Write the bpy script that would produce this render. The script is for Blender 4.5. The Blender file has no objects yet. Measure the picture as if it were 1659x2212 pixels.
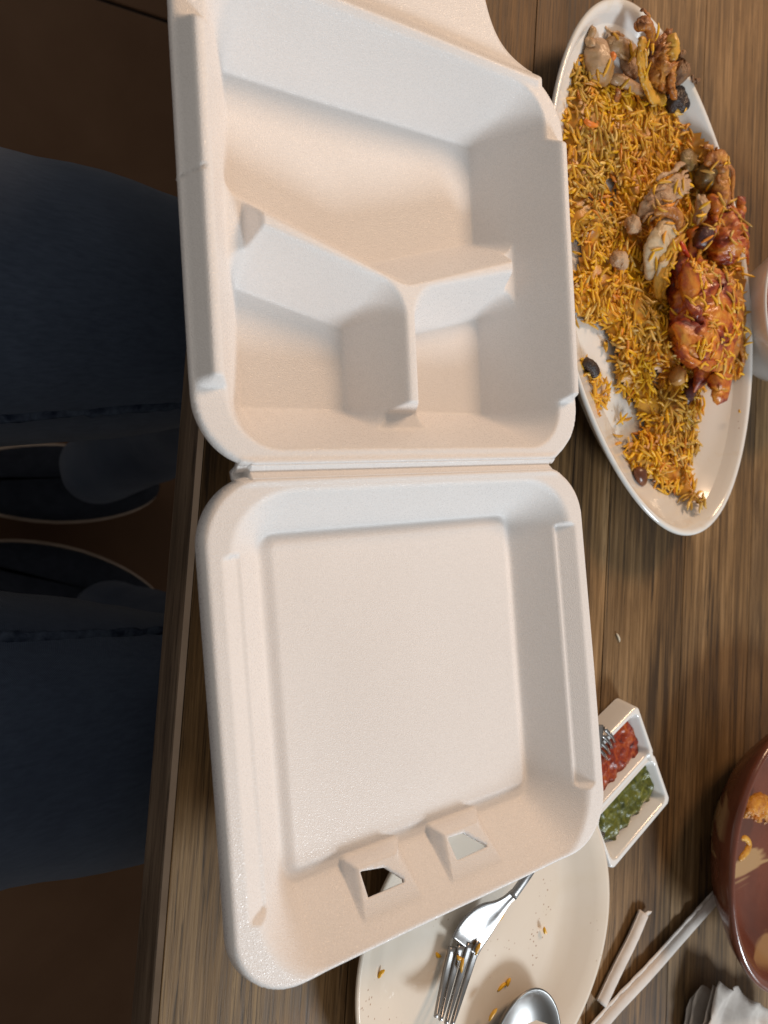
import bpy, bmesh, math, random
import numpy as np
from mathutils import Vector, Matrix, Euler, noise
R = math.radians
random.seed(7); rng = np.random.default_rng(7)
S = bpy.context.scene
COL = S.collection

# ------------------------------------------------------------------ camera
FPX, CAMA, CAMB, CAMC = 1534.886, -0.594389, 0.022605, -0.053140
TZ = 44.0                                   # foam rim height over the table top (mm)
CAM = np.array([-215.789, -13.090, 282.024 + TZ]) / 1000
def _rot(a, b, c):
    R0 = np.array([[1, 0, 0], [0, -1, 0], [0, 0, -1.]])
    Ry = np.array([[math.cos(a), 0, math.sin(a)], [0, 1, 0], [-math.sin(a), 0, math.cos(a)]])
    Rx = np.array([[1, 0, 0], [0, math.cos(b), -math.sin(b)], [0, math.sin(b), math.cos(b)]])
    Rz = np.array([[math.cos(c), -math.sin(c), 0], [math.sin(c), math.cos(c), 0], [0, 0, 1]])
    return Rz @ Rx @ Ry @ R0
RC = _rot(CAMA, CAMB, CAMC)                 # rows: image right, image down, forward
def P(px, py, z):
    """pixel of the 1659 x 2212 picture -> point on the horizontal plane at height z"""
    d = RC.T @ np.array([(px - 829.5) / FPX, (py - 1106) / FPX, 1.0])
    q = CAM + (z - CAM[2]) / d[2] * d
    return Vector((q[0], q[1], z))
cam = bpy.data.cameras.new('camera'); cam_o = bpy.data.objects.new('camera', cam); COL.objects.link(cam_o)
M = np.eye(4); M[:3, 0] = RC[0]; M[:3, 1] = -RC[1]; M[:3, 2] = -RC[2]; M[:3, 3] = CAM
cam_o.matrix_world = Matrix(M.tolist())
cam.sensor_fit = 'VERTICAL'; cam.sensor_height = 36; cam.sensor_width = 27
cam.lens = FPX / 2212 * 36
cam.clip_start = 0.01; cam.clip_end = 20
cam.dof.use_dof = True; cam.dof.focus_distance = 0.375; cam.dof.aperture_fstop = 9.5
S.camera = cam_o

# ------------------------------------------------------------------ light
world = bpy.data.worlds.new('World'); S.world = world; world.use_nodes = True
bg = world.node_tree.nodes['Background']
bg.inputs['Color'].default_value = (1.0, 0.95, 0.88, 1); bg.inputs['Strength'].default_value = 0.31
def lamp(name, loc, target, energy, color, size):
    l = bpy.data.lights.new(name, 'AREA'); l.shape = 'DISK'; l.size = size; l.energy = energy; l.color = color
    o = bpy.data.objects.new(name, l); COL.objects.link(o); o.location = loc
    o.rotation_euler = (Vector(target) - Vector(loc)).to_track_quat('-Z', 'Y').to_euler()
lamp('ceiling_lamp', (0.80, 1.05, 1.15), (0.05, 0.0, 0), 16, (1.0, 0.66, 0.41), 0.45)
lamp('ceiling_lamp', (0.70, -1.45, 1.00), (0.05, 0.0, 0), 21, (0.84, 0.93, 1.0), 0.42)
S.view_settings.view_transform = 'Standard'; S.view_settings.look = 'None'
S.view_settings.exposure = 0.0; S.view_settings.gamma = 1.0
S.render.engine = 'CYCLES'
S.render.resolution_x = 768; S.render.resolution_y = 1024

# ------------------------------------------------------------------ helpers
def tag(o, label=None, cat=None, group=None, kind=None):
    if label: o['label'] = label
    if cat: o['category'] = cat
    if group: o['group'] = group
    if kind: o['kind'] = kind
    return o
def mesh_obj(name, verts, faces, mat, parent=None, smooth=True):
    me = bpy.data.meshes.new(name)
    me.from_pydata([tuple(v) for v in verts], [], [tuple(int(i) for i in f) for f in faces]); me.update()
    if smooth: me.polygons.foreach_set('use_smooth', [True] * len(me.polygons))
    if mat: me.materials.append(mat)
    o = bpy.data.objects.new(name, me); COL.objects.link(o)
    if parent: o.parent = parent
    return o
def empty(name, loc=(0, 0, 0), rz=0):
    o = bpy.data.objects.new(name, None); COL.objects.link(o); o.location = loc; o.rotation_euler[2] = rz
    o.empty_display_size = 0.02
    return o
def bevel(o, w=0.002, seg=2, ang=35):
    m = o.modifiers.new('bevel', 'BEVEL'); m.width = w; m.segments = seg; m.limit_method = 'ANGLE'; m.angle_limit = R(ang)
    return o
def box(name, lo, hi, mat, parent=None, bev=0.001):
    x0, y0, z0 = lo; x1, y1, z1 = hi
    v = [(x0, y0, z0), (x1, y0, z0), (x1, y1, z0), (x0, y1, z0), (x0, y0, z1), (x1, y0, z1), (x1, y1, z1), (x0, y1, z1)]
    f = [(0, 3, 2, 1), (4, 5, 6, 7), (0, 1, 5, 4), (1, 2, 6, 5), (2, 3, 7, 6), (3, 0, 4, 7)]
    o = mesh_obj(name, v, f, mat, parent, smooth=False)
    if bev: bevel(o, bev)
    return o
def ring_surface(rings, close_start=True, close_end=True):
    """list of equal-length closed rings of points -> verts, faces"""
    n = len(rings[0]); V = [p for r in rings for p in r]; F = []
    for i in range(len(rings) - 1):
        for j in range(n):
            k = (j + 1) % n
            F.append((i * n + j, i * n + k, (i + 1) * n + k, (i + 1) * n + j))
    if close_start: F.append(tuple(range(n - 1, -1, -1)))
    if close_end: F.append(tuple((len(rings) - 1) * n + j for j in range(n)))
    return V, F
def lathe(name, prof, mat, parent=None, n=96, ax=(0, 0), wob=0.0):
    """prof: (radius, z) from centre-bottom round to centre-top; ax adds to the two semi-axes"""
    rings = []
    for r, z in prof:
        ring = []
        for j in range(n):
            t = 2 * math.pi * j / n
            w = 1 + wob * (math.sin(3 * t + 1) + .6 * math.sin(5 * t + 2.3))
            a = max(r + ax[0] * min(1, r / .02), 1e-5); b = max(r + ax[1] * min(1, r / .02), 1e-5)
            ring.append((a * w * math.cos(t), b * w * math.sin(t), z))
        rings.append(ring)
    V, F = ring_surface(rings)
    return mesh_obj(name, V, F, mat, parent)
def catmull(pts, n):
    pts = [np.array(p, float) for p in pts]; pts = [2 * pts[0] - pts[1]] + pts + [2 * pts[-1] - pts[-2]]
    out = []; m = len(pts) - 3
    for i in range(n):
        s = i / (n - 1) * m; k = min(int(s), m - 1); t = s - k
        a, b, c, d = pts[k:k + 4]
        out.append(.5 * (2 * b + (c - a) * t + (2 * a - 5 * b + 4 * c - d) * t * t + (3 * b - a - 3 * c + d) * t ** 3))
    return np.array(out)
def tube(path, n=24, m=12, nz=0.0, nscale=120, flat=1.0, seed=0.0, up=(0, 0, 1), round_ends=True):
    """path: list of (x, y, z, radius) swept into a lumpy tube; flat squashes it along 'up'"""
    C = catmull(path, n); rings = []; U = Vector(up)
    for i in range(n):
        c = Vector(C[i][:3]); r = max(C[i][3], 1e-4)
        t = Vector(C[min(i + 1, n - 1)][:3]) - Vector(C[max(i - 1, 0)][:3]); t.normalize()
        s = t.cross(U)
        if s.length < 1e-4: s = Vector((1, 0, 0))
        s.normalize(); w = s.cross(t)
        if round_ends:
            e = min(i, n - 1 - i) / max(2, n * .14)
            if e < 1: r *= max(.12, math.sqrt(max(0, 1 - (1 - e) ** 2)))
        ring = []
        for j in range(m):
            a = 2 * math.pi * j / m
            d = s * math.cos(a) + w * math.sin(a) * flat
            p = c + d * r
            if nz:
                q = p * nscale + Vector((seed * 7.3, seed * 3.1, seed * 5.7))
                p = p + d * (nz * (1.25 * noise.noise(q) + .8 * (.5 - 2 * abs(noise.noise(q * 2.1))) + .45 * noise.noise(q * 4.6)))
            ring.append(p)
        rings.append(ring)
    return ring_surface(rings)
def merge(parts):
    V = []; F = []
    for v, f in parts:
        b = len(V); V += list(v); F += [tuple(i + b for i in q) for q in f]
    return V, F

# ------------------------------------------------------------------ materials
class N:
    def __init__(s, name):
        s.m = bpy.data.materials.new(name); s.m.use_nodes = True; s.t = s.m.node_tree
        s.b = s.t.nodes['Principled BSDF']
    def n(s, typ, **kw):
        x = s.t.nodes.new(typ); ins = kw.pop('ins', {})
        for k, v in kw.items(): setattr(x, k, v)
        for k, v in ins.items(): s.set(x.inputs[k], v)
        return x
    def set(s, sock, v):
        if isinstance(v, bpy.types.NodeSocket): s.t.links.new(v, sock)
        elif isinstance(v, tuple) and len(v) == 3 and sock.type == 'RGBA': sock.default_value = (*v, 1)
        else: sock.default_value = v
    def p(s, **kw):
        for k, v in kw.items(): s.set(s.b.inputs[k.replace('_', ' ')], v)
        return s
    def coord(s, scale=(1, 1, 1), kind='Object', rot=(0, 0, 0), loc=(0, 0, 0)):
        tc = s.n('ShaderNodeTexCoord'); mp = s.n('ShaderNodeMapping')
        s.t.links.new(tc.outputs[kind], mp.inputs[0]); mp.inputs['Scale'].default_value = scale
        mp.inputs['Rotation'].default_value = rot; mp.inputs['Location'].default_value = loc
        return mp.outputs[0]
    def noise(s, vec, scale, detail=4, rough=.55, dist=0.0):
        x = s.n('ShaderNodeTexNoise'); s.set(x.inputs['Vector'], vec); x.inputs['Scale'].default_value = scale
        x.inputs['Detail'].default_value = detail; x.inputs['Roughness'].default_value = rough; x.inputs['Distortion'].default_value = dist
        return x.outputs['Fac']
    def vor(s, vec, scale, feature='F1', out='Distance'):
        x = s.n('ShaderNodeTexVoronoi', feature=feature); s.set(x.inputs['Vector'], vec); x.inputs['Scale'].default_value = scale
        return x.outputs[out]
    def ramp(s, fac, stops, interp='LINEAR'):
        x = s.n('ShaderNodeValToRGB'); s.set(x.inputs[0], fac); e = x.color_ramp.elements; x.color_ramp.interpolation = interp
        while len(e) < len(stops): e.new(.5)
        for el, (pos, c) in zip(e, stops):
            el.position = pos; el.color = (*c, 1) if isinstance(c, tuple) else (c, c, c, 1)
        return x.outputs[0]
    def mix(s, fac, a, b, typ='MIX'):
        x = s.n('ShaderNodeMix', data_type='RGBA', blend_type=typ)
        s.set(x.inputs[0], fac); s.set(x.inputs[6], a); s.set(x.inputs[7], b)
        return x.outputs[2]
    def math(s, op, a, b=0.0):
        x = s.n('ShaderNodeMath', operation=op); s.set(x.inputs[0], a); s.set(x.inputs[1], b); return x.outputs[0]
    def bump(s, h, strength=.3, dist=.001, prev=None):
        x = s.n('ShaderNodeBump'); x.inputs['Strength'].default_value = strength; x.inputs['Distance'].default_value = dist
        s.set(x.inputs['Height'], h)
        if prev: s.set(x.inputs['Normal'], prev)
        s.set(s.b.inputs['Normal'], x.outputs[0]); return x.outputs[0]

def foam_mat():
    k = N('white_foam'); c = k.coord()
    cells = k.vor(c, 1700); fine = k.noise(c, 2300, 2); low = k.noise(c, 9, 2)
    rnd = k.n('ShaderNodeSeparateColor'); k.set(rnd.inputs[0], k.vor(c, 1700, out='Color'))
    col = k.ramp(low, [(.3, (.82, .785, .765)), (.7, (.86, .83, .815))])
    col = k.mix(k.math('MULTIPLY', rnd.outputs[0], .22), col, k.mix(.5, col, (.45, .42, .40)))
    k.p(Base_Color=col, Roughness=k.ramp(rnd.outputs[1], [(.12, .22), (.34, .45)]), Specular_IOR_Level=.42)
    h = k.math('ADD', k.math('MULTIPLY', cells, 1.0), k.math('MULTIPLY', fine, .4))
    k.bump(h, .30, .0006)
    return k.m
def wood_mat(name, dark, mid, light, scale=1.0):
    k = N(name)
    oi = k.n('ShaderNodeObjectInfo')
    tc = k.n('ShaderNodeTexCoord'); add = k.n('ShaderNodeVectorMath', operation='MULTIPLY_ADD')
    k.t.links.new(oi.outputs['Random'], add.inputs[0]); add.inputs[1].default_value = (3.1, 7.7, 1.3)
    k.t.links.new(tc.outputs['Object'], add.inputs[2])
    def mp(sc):
        m = k.n('ShaderNodeMapping'); k.t.links.new(add.outputs[0], m.inputs[0]); m.inputs['Scale'].default_value = sc; return m.outputs[0]
    broad = k.noise(mp((16, 2.2, 8)), 1.0 * scale, 5, .6, 1.1)
    grain = k.noise(mp((330, 9, 160)), 1.0 * scale, 5, .65, .25)
    fine = k.noise(mp((1500, 24, 600)), 1.0 * scale, 3, .6)
    pores = k.noise(mp((620, 16, 300)), 1.0 * scale, 4, .7, .5)
    cloud = k.noise(mp((9, 7, 5)), 1.0, 3, .5)
    f = k.math('ADD', k.math('MULTIPLY', broad, .50), k.math('MULTIPLY', grain, .50))
    col = k.ramp(f, [(.37, dark), (.50, mid), (.63, light)])
    col = k.mix(k.ramp(pores, [(.55, 0.0), (.66, 1.0)]), col, k.mix(.68, col, (.020, .013, .008)))
    fis = k.noise(mp((150, 5, 80)), 1.0 * scale, 6, .7, 1.2)
    col = k.mix(k.ramp(fis, [(.60, 0.0), (.66, 1.0)]), col, k.mix(.85, col, (.012, .008, .006)))
    col = k.mix(k.math('MULTIPLY', k.ramp(fine, [(.35, 1.0), (.6, 0.0)]), .35), col, k.mix(.6, col, (.02, .013, .008)))
    col = k.mix(k.math('MULTIPLY', k.ramp(cloud, [(.47, 0.0), (.66, 1.0)]), .75), col, k.mix(.55, col, (.022, .017, .014)))
    vm = k.n('ShaderNodeHueSaturation'); k.set(vm.inputs['Color'], col)
    k.set(vm.inputs['Value'], k.math('ADD', k.math('MULTIPLY', oi.outputs['Random'], .35), .82)); vm.inputs['Saturation'].default_value = 1.04
    k.p(Base_Color=vm.outputs[0], Roughness=k.ramp(grain, [(.3, .45), (.7, .62)]), Specular_IOR_Level=.22)
    k.bump(k.math('ADD', k.math('ADD', k.math('MULTIPLY', pores, -.8), k.math('MULTIPLY', fis, -.7)), k.math('MULTIPLY', fine, .3)), .35, .0008)
    return k.m
def ceramic_mat(name, col=(.80, .79, .76), smear=0.0, smearcol=(.62, .42, .12), rough=.08):
    k = N(name); c = k.coord()
    base = k.mix(k.noise(c, 14, 2), tuple(x * .97 for x in col), col)
    if smear:
        s1 = k.ramp(k.noise(c, 26, 5, .6, .6), [(.54, 0.0), (.72, 1.0)])
        base = k.mix(k.math('MULTIPLY', s1, smear), base, smearcol)
        spots = k.ramp(k.vor(c, 300), [(.10, 1.0), (.20, 0.0)]); keep = k.ramp(k.noise(c, 30, 2), [(.61, 0.0), (.65, 1.0)])
        base = k.mix(k.math('MULTIPLY', k.math('MULTIPLY', spots, keep), .8), base, (.28, .11, .03))
    k.p(Base_Color=base, Roughness=k.ramp(k.noise(c, 22, 4), [(.4, rough), (.7, rough + .14)]), Specular_IOR_Level=.5)
    k.b.inputs['Coat Weight'].default_value = .3; k.b.inputs['Coat Roughness'].default_value = .05
    return k.m
def simple(name, c1, c2, scale, rough=.5, bump=0.0, bdist=.0006, spec=.5, metal=0.0, bscale=None, detail=5):
    k = N(name); c = k.coord(); f = k.noise(c, scale, detail, .6, .3)
    k.p(Base_Color=k.ramp(f, [(.35, c1), (.65, c2)]), Roughness=rough, Specular_IOR_Level=spec, Metallic=metal)
    if bump: k.bump(k.noise(c, bscale or scale * 2.2, 5, .6), bump, bdist)
    return k.m
def attr_mat(name, rough=.35, bump=.3, bscale=900, sss=.0, spec=.5):
    k = N(name); a = k.n('ShaderNodeAttribute', attribute_name='tint'); c = k.coord()
    k.p(Base_Color=k.mix(k.math('MULTIPLY', k.noise(c, 700, 3), .5), a.outputs['Color'], k.mix(.30, a.outputs['Color'], (.30, .10, .005))), Roughness=rough, Specular_IOR_Level=spec)
    k.bump(k.noise(c, bscale, 3), bump, .0004)
    return k.m
def roast_mat(name, stops, scale=60, rough=.25, bump=.6, seed=0):
    k = N(name); c = k.coord(loc=(seed, seed * .7, 0))
    f = k.noise(c, scale, 6, .62, .7)
    k.p(Base_Color=k.ramp(f, stops), Roughness=k.ramp(k.noise(c, scale * 1.7, 3), [(.35, rough), (.7, rough + .3)]), Specular_IOR_Level=.55)
    h = k.math('ADD', k.noise(c, scale * 3.2, 5, .65), k.math('MULTIPLY', k.vor(c, scale * 7), .4))
    k.bump(h, bump, .0015)
    return k.m
def denim_mat():
    k = N('dark_blue_denim'); c = k.coord(); w = k.n('ShaderNodeTexWave', wave_type='BANDS', bands_direction='DIAGONAL')
    k.set(w.inputs['Vector'], c); w.inputs['Scale'].default_value = 1100; w.inputs['Distortion'].default_value = 1.2; w.inputs['Detail'].default_value = 2
    fade = k.noise(c, 5, 4, .6); slub = k.noise(k.coord((120, 420, 420)), 1.0, 3)
    col = k.ramp(fade, [(.32, (.018, .030, .060)), (.70, (.072, .100, .155))])
    col = k.mix(k.math('MULTIPLY', w.outputs['Fac'], .55), col, k.mix(.55, col, (.11, .13, .17)))
    col = k.mix(k.math('MULTIPLY', slub, .7), col, (.012, .020, .042))
    k.p(Base_Color=col, Roughness=.9, Specular_IOR_Level=.15)
    k.b.inputs['Sheen Weight'].default_value = .15
    k.bump(w.outputs['Fac'], .35, .0006)
    return k.m
def metal_mat():
    k = N('brushed_steel'); c = k.coord((40, 900, 40))
    k.p(Base_Color=(.30, .29, .285), Metallic=1.0, Roughness=k.ramp(k.noise(k.coord(), 90, 4), [(.35, .24), (.7, .42)]))
    k.bump(k.noise(c, 1.0, 3), .05, .0003)
    return k.m
foam = foam_mat()
wood = wood_mat('brown_wood_laminate', (.060, .034, .016), (.215, .126, .056), (.40, .255, .130))
wood_edge = wood_mat('dark_wood_edge', (.05, .034, .022), (.13, .090, .060), (.20, .145, .10), 1.0)
steel = metal_mat()

# ------------------------------------------------------------------ floor, table
FLOOR = -0.75
tile_m = simple('brown_floor_tile', (.115, .056, .026), (.150, .078, .040), 5, .6, .15, .001, .3, bscale=60)
grout_m = simple('dark_grout', (.012, .009, .007), (.020, .015, .012), 60, .9)
fl = box('floor', (-2.2, -2.4, FLOOR - .06), (2.2, 2.4, FLOOR - .006), grout_m, bev=0); tag(fl, kind='structure')
first = None
for i in range(-2, 3):
    for j in range(-3, 3):
        if first is None:
            t = box('tile', (-.447, -.447, -.006), (.447, .447, 0), tile_m, fl, .002); first = t
        else:
            t = first.copy(); COL.objects.link(t); t.parent = fl
        t.location = (.02 + i * .9, .279 + j * .9, FLOOR); t.rotation_euler[2] = 0

TA = R(-8.13)
table = empty('dining_table', (-.0995, .0132, 0), TA)
tag(table, 'brown wood-grain plank table under all the dishes', 'table')
W2 = .86
box('underside_board', (.004, -1.9, -.032), (W2, 1.9, -.0125), wood_edge, table, .001)  # table's unseen length is added to keep lamp light off the floor
xs = [.0030, .104, .203, .299, .391, .486, .583, .682, .775, W2]
core_m = simple('groove_dark', (.010, .007, .005), (.014, .010, .007), 50, .9)
box('groove_bed', (.004, -1.899, -.0125), (W2 - .001, 1.899, -.0022), core_m, table, 0)
rp = random.Random(3)
for i in range(len(xs) - 1):
    cuts = [-1.9] + [rp.uniform(-.95, -.52)] + [rp.uniform(.50, .90)] + [1.9]
    cuts = sorted(set(cuts))
    for a, b in zip(cuts[:-1], cuts[1:]):
        cx = (xs[i] + xs[i + 1]) / 2; cy = (a + b) / 2; hw = (xs[i + 1] - xs[i]) / 2 - .00035; hl = (b - a) / 2 - .0004
        pk = box('plank', (-hw, -hl, -.0022), (hw, hl, 0), wood, table, .00035); pk.location = (cx, cy, 0)
box('edge_board', (.0, -1.9, -.0300), (.0038, 1.9, -.0026), wood_edge, table, .0006)
trim_m = simple('beige_edge_trim', (.30, .21, .14), (.38, .27, .19), 30, .45)
tv = [(.0006, -1.9, -.0024), (.0029, -1.9, -.0002), (.0029, -1.9, -.0030), (.0006, 1.9, -.0024), (.0029, 1.9, -.0002), (.0029, 1.9, -.0030)]
mesh_obj('edge_trim', tv, [(0, 1, 4, 3), (1, 2, 5, 4), (2, 0, 3, 5), (0, 2, 1), (3, 4, 5)], trim_m, table, smooth=False)
leg_m = simple('black_metal', (.015, .015, .016), (.022, .022, .024), 40, .45, spec=.4)
for x in (.55,):
    for y in (-1.2, 1.2):
        box('leg', (x - .03, y - .03, FLOOR + .02), (x + .03, y + .03, -.0322), leg_m, table, .003)
        box('foot_plate', (x - .25, y - .05, FLOOR + .0005), (x + .25, y + .05, FLOOR + .0195), leg_m, table, .004)

# ------------------------------------------------------------------ foam container
def poly_sdf(U, V, poly):
    d = np.full(U.shape, 1e18); s = np.ones(U.shape); n = len(poly)
    for i in range(n):
        ax, ay = poly[i]; bx, by = poly[(i + 1) % n]
        ex, ey = bx - ax, by - ay; wx, wy = U - ax, V - ay
        t = np.clip((wx * ex + wy * ey) / (ex * ex + ey * ey), 0, 1)
        d = np.minimum(d, (wx - ex * t) ** 2 + (wy - ey * t) ** 2)
        c1 = V >= ay; c2 = V < by; c3 = ex * wy > ey * wx
        flip = (c1 & c2 & c3) | (~c1 & ~c2 & ~c3); s = np.where(flip, -s, s)
    return s * np.sqrt(d)
def rrect(U, V, cx, cy, hx, hy, r):
    qx = np.abs(U - cx) - hx + r; qy = np.abs(V - cy) - hy + r
    return np.hypot(np.maximum(qx, 0), np.maximum(qy, 0)) + np.minimum(np.maximum(qx, qy), 0) - r
def smin(a, b, k):
    h = np.clip(.5 + .5 * (b - a) / k, 0, 1); return b * (1 - h) + a * h - k * h * (1 - h)
def smax(a, b, k): return -smin(-a, -b, k)
def sstep(a, b, x):
    t = np.clip((x - a) / (b - a), 0, 1); return t * t * (3 - 2 * t)
CX = 2.0
PITS = [[(-77, 193), (77, 193), (77, 136), (CX - 1, 113), (-77, 136)],
        [(-77, 33), (CX - 22, 33), (CX - 21.5, 76), (-77, 90)],
        [(CX + 22, 33), (77, 33), (77, 90), (CX + 22.5, 76)]]
HOLES = [[(-44, -192.6), (-30, -194.8), (-20.5, -203.2), (-43.5, -203.2)],
         [(9.5, -193), (21, -193.6), (33, -202.8), (11, -203.4)]]
def outline(U, V):
    tray = rrect(U, V, 0, 111, 116, 109.5, 31)
    lid = rrect(U, V, 0, -111, 116.5, 110.5, 31)
    hinge = np.maximum(np.abs(U) - 97, np.abs(V) - 6)
    w = 57 + 330 / np.maximum(V - 217.9, 4); flap = np.maximum(np.maximum(np.abs(U) - np.minimum(w, 100), V - 276), 205 - V)
    d = np.minimum(smin(tray, flap, 4), smin(lid, hinge, 1.0)); d = smin(d, np.where(V > 60, 99., hinge), 1.0)
    for h in HOLES: d = np.maximum(d, -poly_sdf(U, V, h))
    return d
def edge_dist(U, V):
    tray = rrect(U, V, 0, 111, 116, 109.5, 31); lid = rrect(U, V, 0, -111, 116.5, 110.5, 31)
    return tray, lid
def fheight(U, V):
    A = np.abs(U)
    # --- tray
    Vw = np.where(V > 193, 193 + (V - 193) * 1.2, np.where(V < 33.5, 33.5 + (V - 33.5) * 1.03, V))
    k = 1.76; D = -41.0
    pit = None
    for pl in PITS:
        d = np.maximum(poly_sdf(U, Vw, pl), 0); kk = k
        z = smax(np.full(U.shape, D), D + kk * d - .4, 2.0)
        pit = z if pit is None else np.minimum(pit, z)
    dO = rrect(U, Vw, 0, 113, 77, 80, .5)
    zo = smax(np.full(U.shape, D), D + k * np.maximum(dO, 0) - .4, 2.0)
    notch = sstep(-1, 4, dO)
    cap = -7.5 - 12 * notch
    zt = smax(smin(pit, cap, 2.6), zo, 1.5)
    sec = sstep(35, 40, V) * (1 - sstep(182, 187, V))
    rimcap = np.maximum(np.minimum(7.6, (113.8 - A) * 1.5), -.4) * sec
    zt = smin(zt, np.where(A > 90, rimcap, 0.0), 2.4)
    zt = zt - 6.5 * sstep(219, 227, V) - .05 * np.maximum(V - 227, 0) + 1.6 * np.exp(-((V - 216.5) / 2.2) ** 2) * (A < 96)
    et = -rrect(U, V, 0, 111, 116, 109.5, 31); et = np.where((V > 212) & (A < 100), 9, et); et = np.where((V < 9) & (A < 92), 9, et)
    zt = zt - 2.6 * (1 - np.sqrt(np.clip(1 - (1 - np.clip(et / 3.0, 0, 1)) ** 2, 0, 1)))
    # --- lid
    dl = rrect(U, V, 0, -108.5, 80, 81.5, 9)
    scale = np.where(V > -27, 1.22, np.where(V < -190, .98, 1.0))
    qx = np.maximum(A - 71, 0); qy = np.where(V > -108.5, np.maximum(V + 36, 0) * 1.16, np.maximum(-181 - V, 0) * .82)
    dw = np.hypot(qx, qy) - 9
    zl = smax(np.full(U.shape, -28.0), -28 + 1.26 * np.maximum(dw, 0) - .4, 2.6)
    zl = zl + 2.4 * sstep(1.0, 7.0, -dl)
    zl = smin(zl, np.zeros(U.shape), 3.2)
    s2 = sstep(-191, -185, V) * (1 - sstep(-36, -32.5, V))
    rec = np.minimum(np.maximum(-7.0, -7.0 + (A - 99.0) * .8), .6) + (1 - s2) * 9
    zl = np.minimum(zl, np.where(A > 90, rec, 9))
    for u0, u1 in ((-49, -14), (4, 39)):
        zb = np.minimum(-18.0 + .48 * (-190.5 - V), -2.0)
        b = np.minimum(np.minimum(zb, -28 + 3.6 * (-188.0 - V)), np.minimum(zl + (U - u0) * 2.8, zl + (u1 - U) * 1.3))
        zl = smax(zl, b, .6)
    el = -rrect(U, V, 0, -111, 116.5, 110.5, 31); el = np.where((V > -9) & (A < 92), 9, el)
    zl = zl - 7.0 * (1 - np.sqrt(np.clip(1 - (1 - np.clip(el / 3.4, 0, 1)) ** 2, 0, 1)))
    zl = zl + np.maximum(-V, 0) * .042
    z = np.where(V > 0, zt, zl)
    # --- hinge: a pressed groove between two small beads
    z = z - 2.2 * np.exp(-(V / 1.6) ** 2) + .9 * np.exp(-((np.abs(V) - 4.2) / 1.5) ** 2)
    # hand-made unevenness and the crack in the side flange
    z = z + .45 * np.sin(U * .021 + .7) * np.sin(V * .024 + 1.1) + .25 * np.sin(U * .05 + V * .033)
    z = z - 1.5 * np.exp(-((V - 121.5 - .35 * (U + 112)) / .45) ** 2) * (U < -107.5)
    return z
def foam_mesh(name, v0, v1, parent, step=1.0, cuts=(False, False)):
    nu = int(238 / step) + 1; us = np.linspace(-119, 119, nu); nv = int(round((v1 - v0) / step)) + 1
    vs = np.linspace(v0, v1, nv); U, V = np.meshgrid(us, vs)
    sd = outline(U, V); inside = sd < .45 * step
    keep = inside[:-1, :-1] & inside[1:, :-1] & inside[:-1, 1:] & inside[1:, 1:]
    cnt = np.zeros(U.shape, int)
    for a in (0, 1):
        for b in (0, 1):
            cnt[a:a + keep.shape[0], b:b + keep.shape[1]] += keep
    rows = np.arange(nv)[:, None] * np.ones((1, nu))
    bound = (cnt > 0) & (cnt < 4)
    if cuts[0]: bound &= ~((rows == 0) & (cnt == 2))
    if cuts[1]: bound &= ~((rows == nv - 1) & (cnt == 2))
    lockv = ((rows == 0) & cuts[0]) | ((rows == nv - 1) & cuts[1])
    for it in range(4):
        sd = outline(U, V); e = .05
        gx = (outline(U + e, V) - outline(U - e, V)) / (2 * e); gy = (outline(U, V + e) - outline(U, V - e)) / (2 * e)
        g2 = np.maximum(gx * gx + gy * gy, .2)
        mv = np.clip(sd / g2, -1.2 * step, 1.2 * step)
        U = np.where(bound, U - mv * gx, U); V = np.where(bound & ~lockv, V - mv * gy, V)
    Z = fheight(U, V) + TZ
    idx = np.full(U.shape, -1); used = cnt > 0; idx[used] = np.arange(used.sum())
    verts = np.c_[U[used], V[used], Z[used]] / 1000
    a = idx[:-1, :-1][keep]; b = idx[:-1, 1:][keep]; c = idx[1:, 1:][keep]; d = idx[1:, :-1][keep]
    o = mesh_obj(name, verts.tolist(), np.c_[a, b, c, d].tolist(), foam, parent)
    m = o.modifiers.new('thickness', 'SOLIDIFY'); m.thickness = .0026; m.offset = -1; m.use_even_offset = False
    return o
box_e = empty('foam_container', (0, 0, 0))
tag(box_e, 'open white foam takeaway container with three compartments lying across the table edge', 'food container')
foam_mesh('tray', 3.0, 221.0, box_e, 1.0, (True, True))
foam_mesh('hinge', -3.0, 3.0, box_e, .6, (True, True))
foam_mesh('lid', -223.0, -3.0, box_e, 1.0, (False, True))
foam_mesh('locking_flap', 221.0, 277.0, box_e, 1.0, (True, False))

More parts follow.
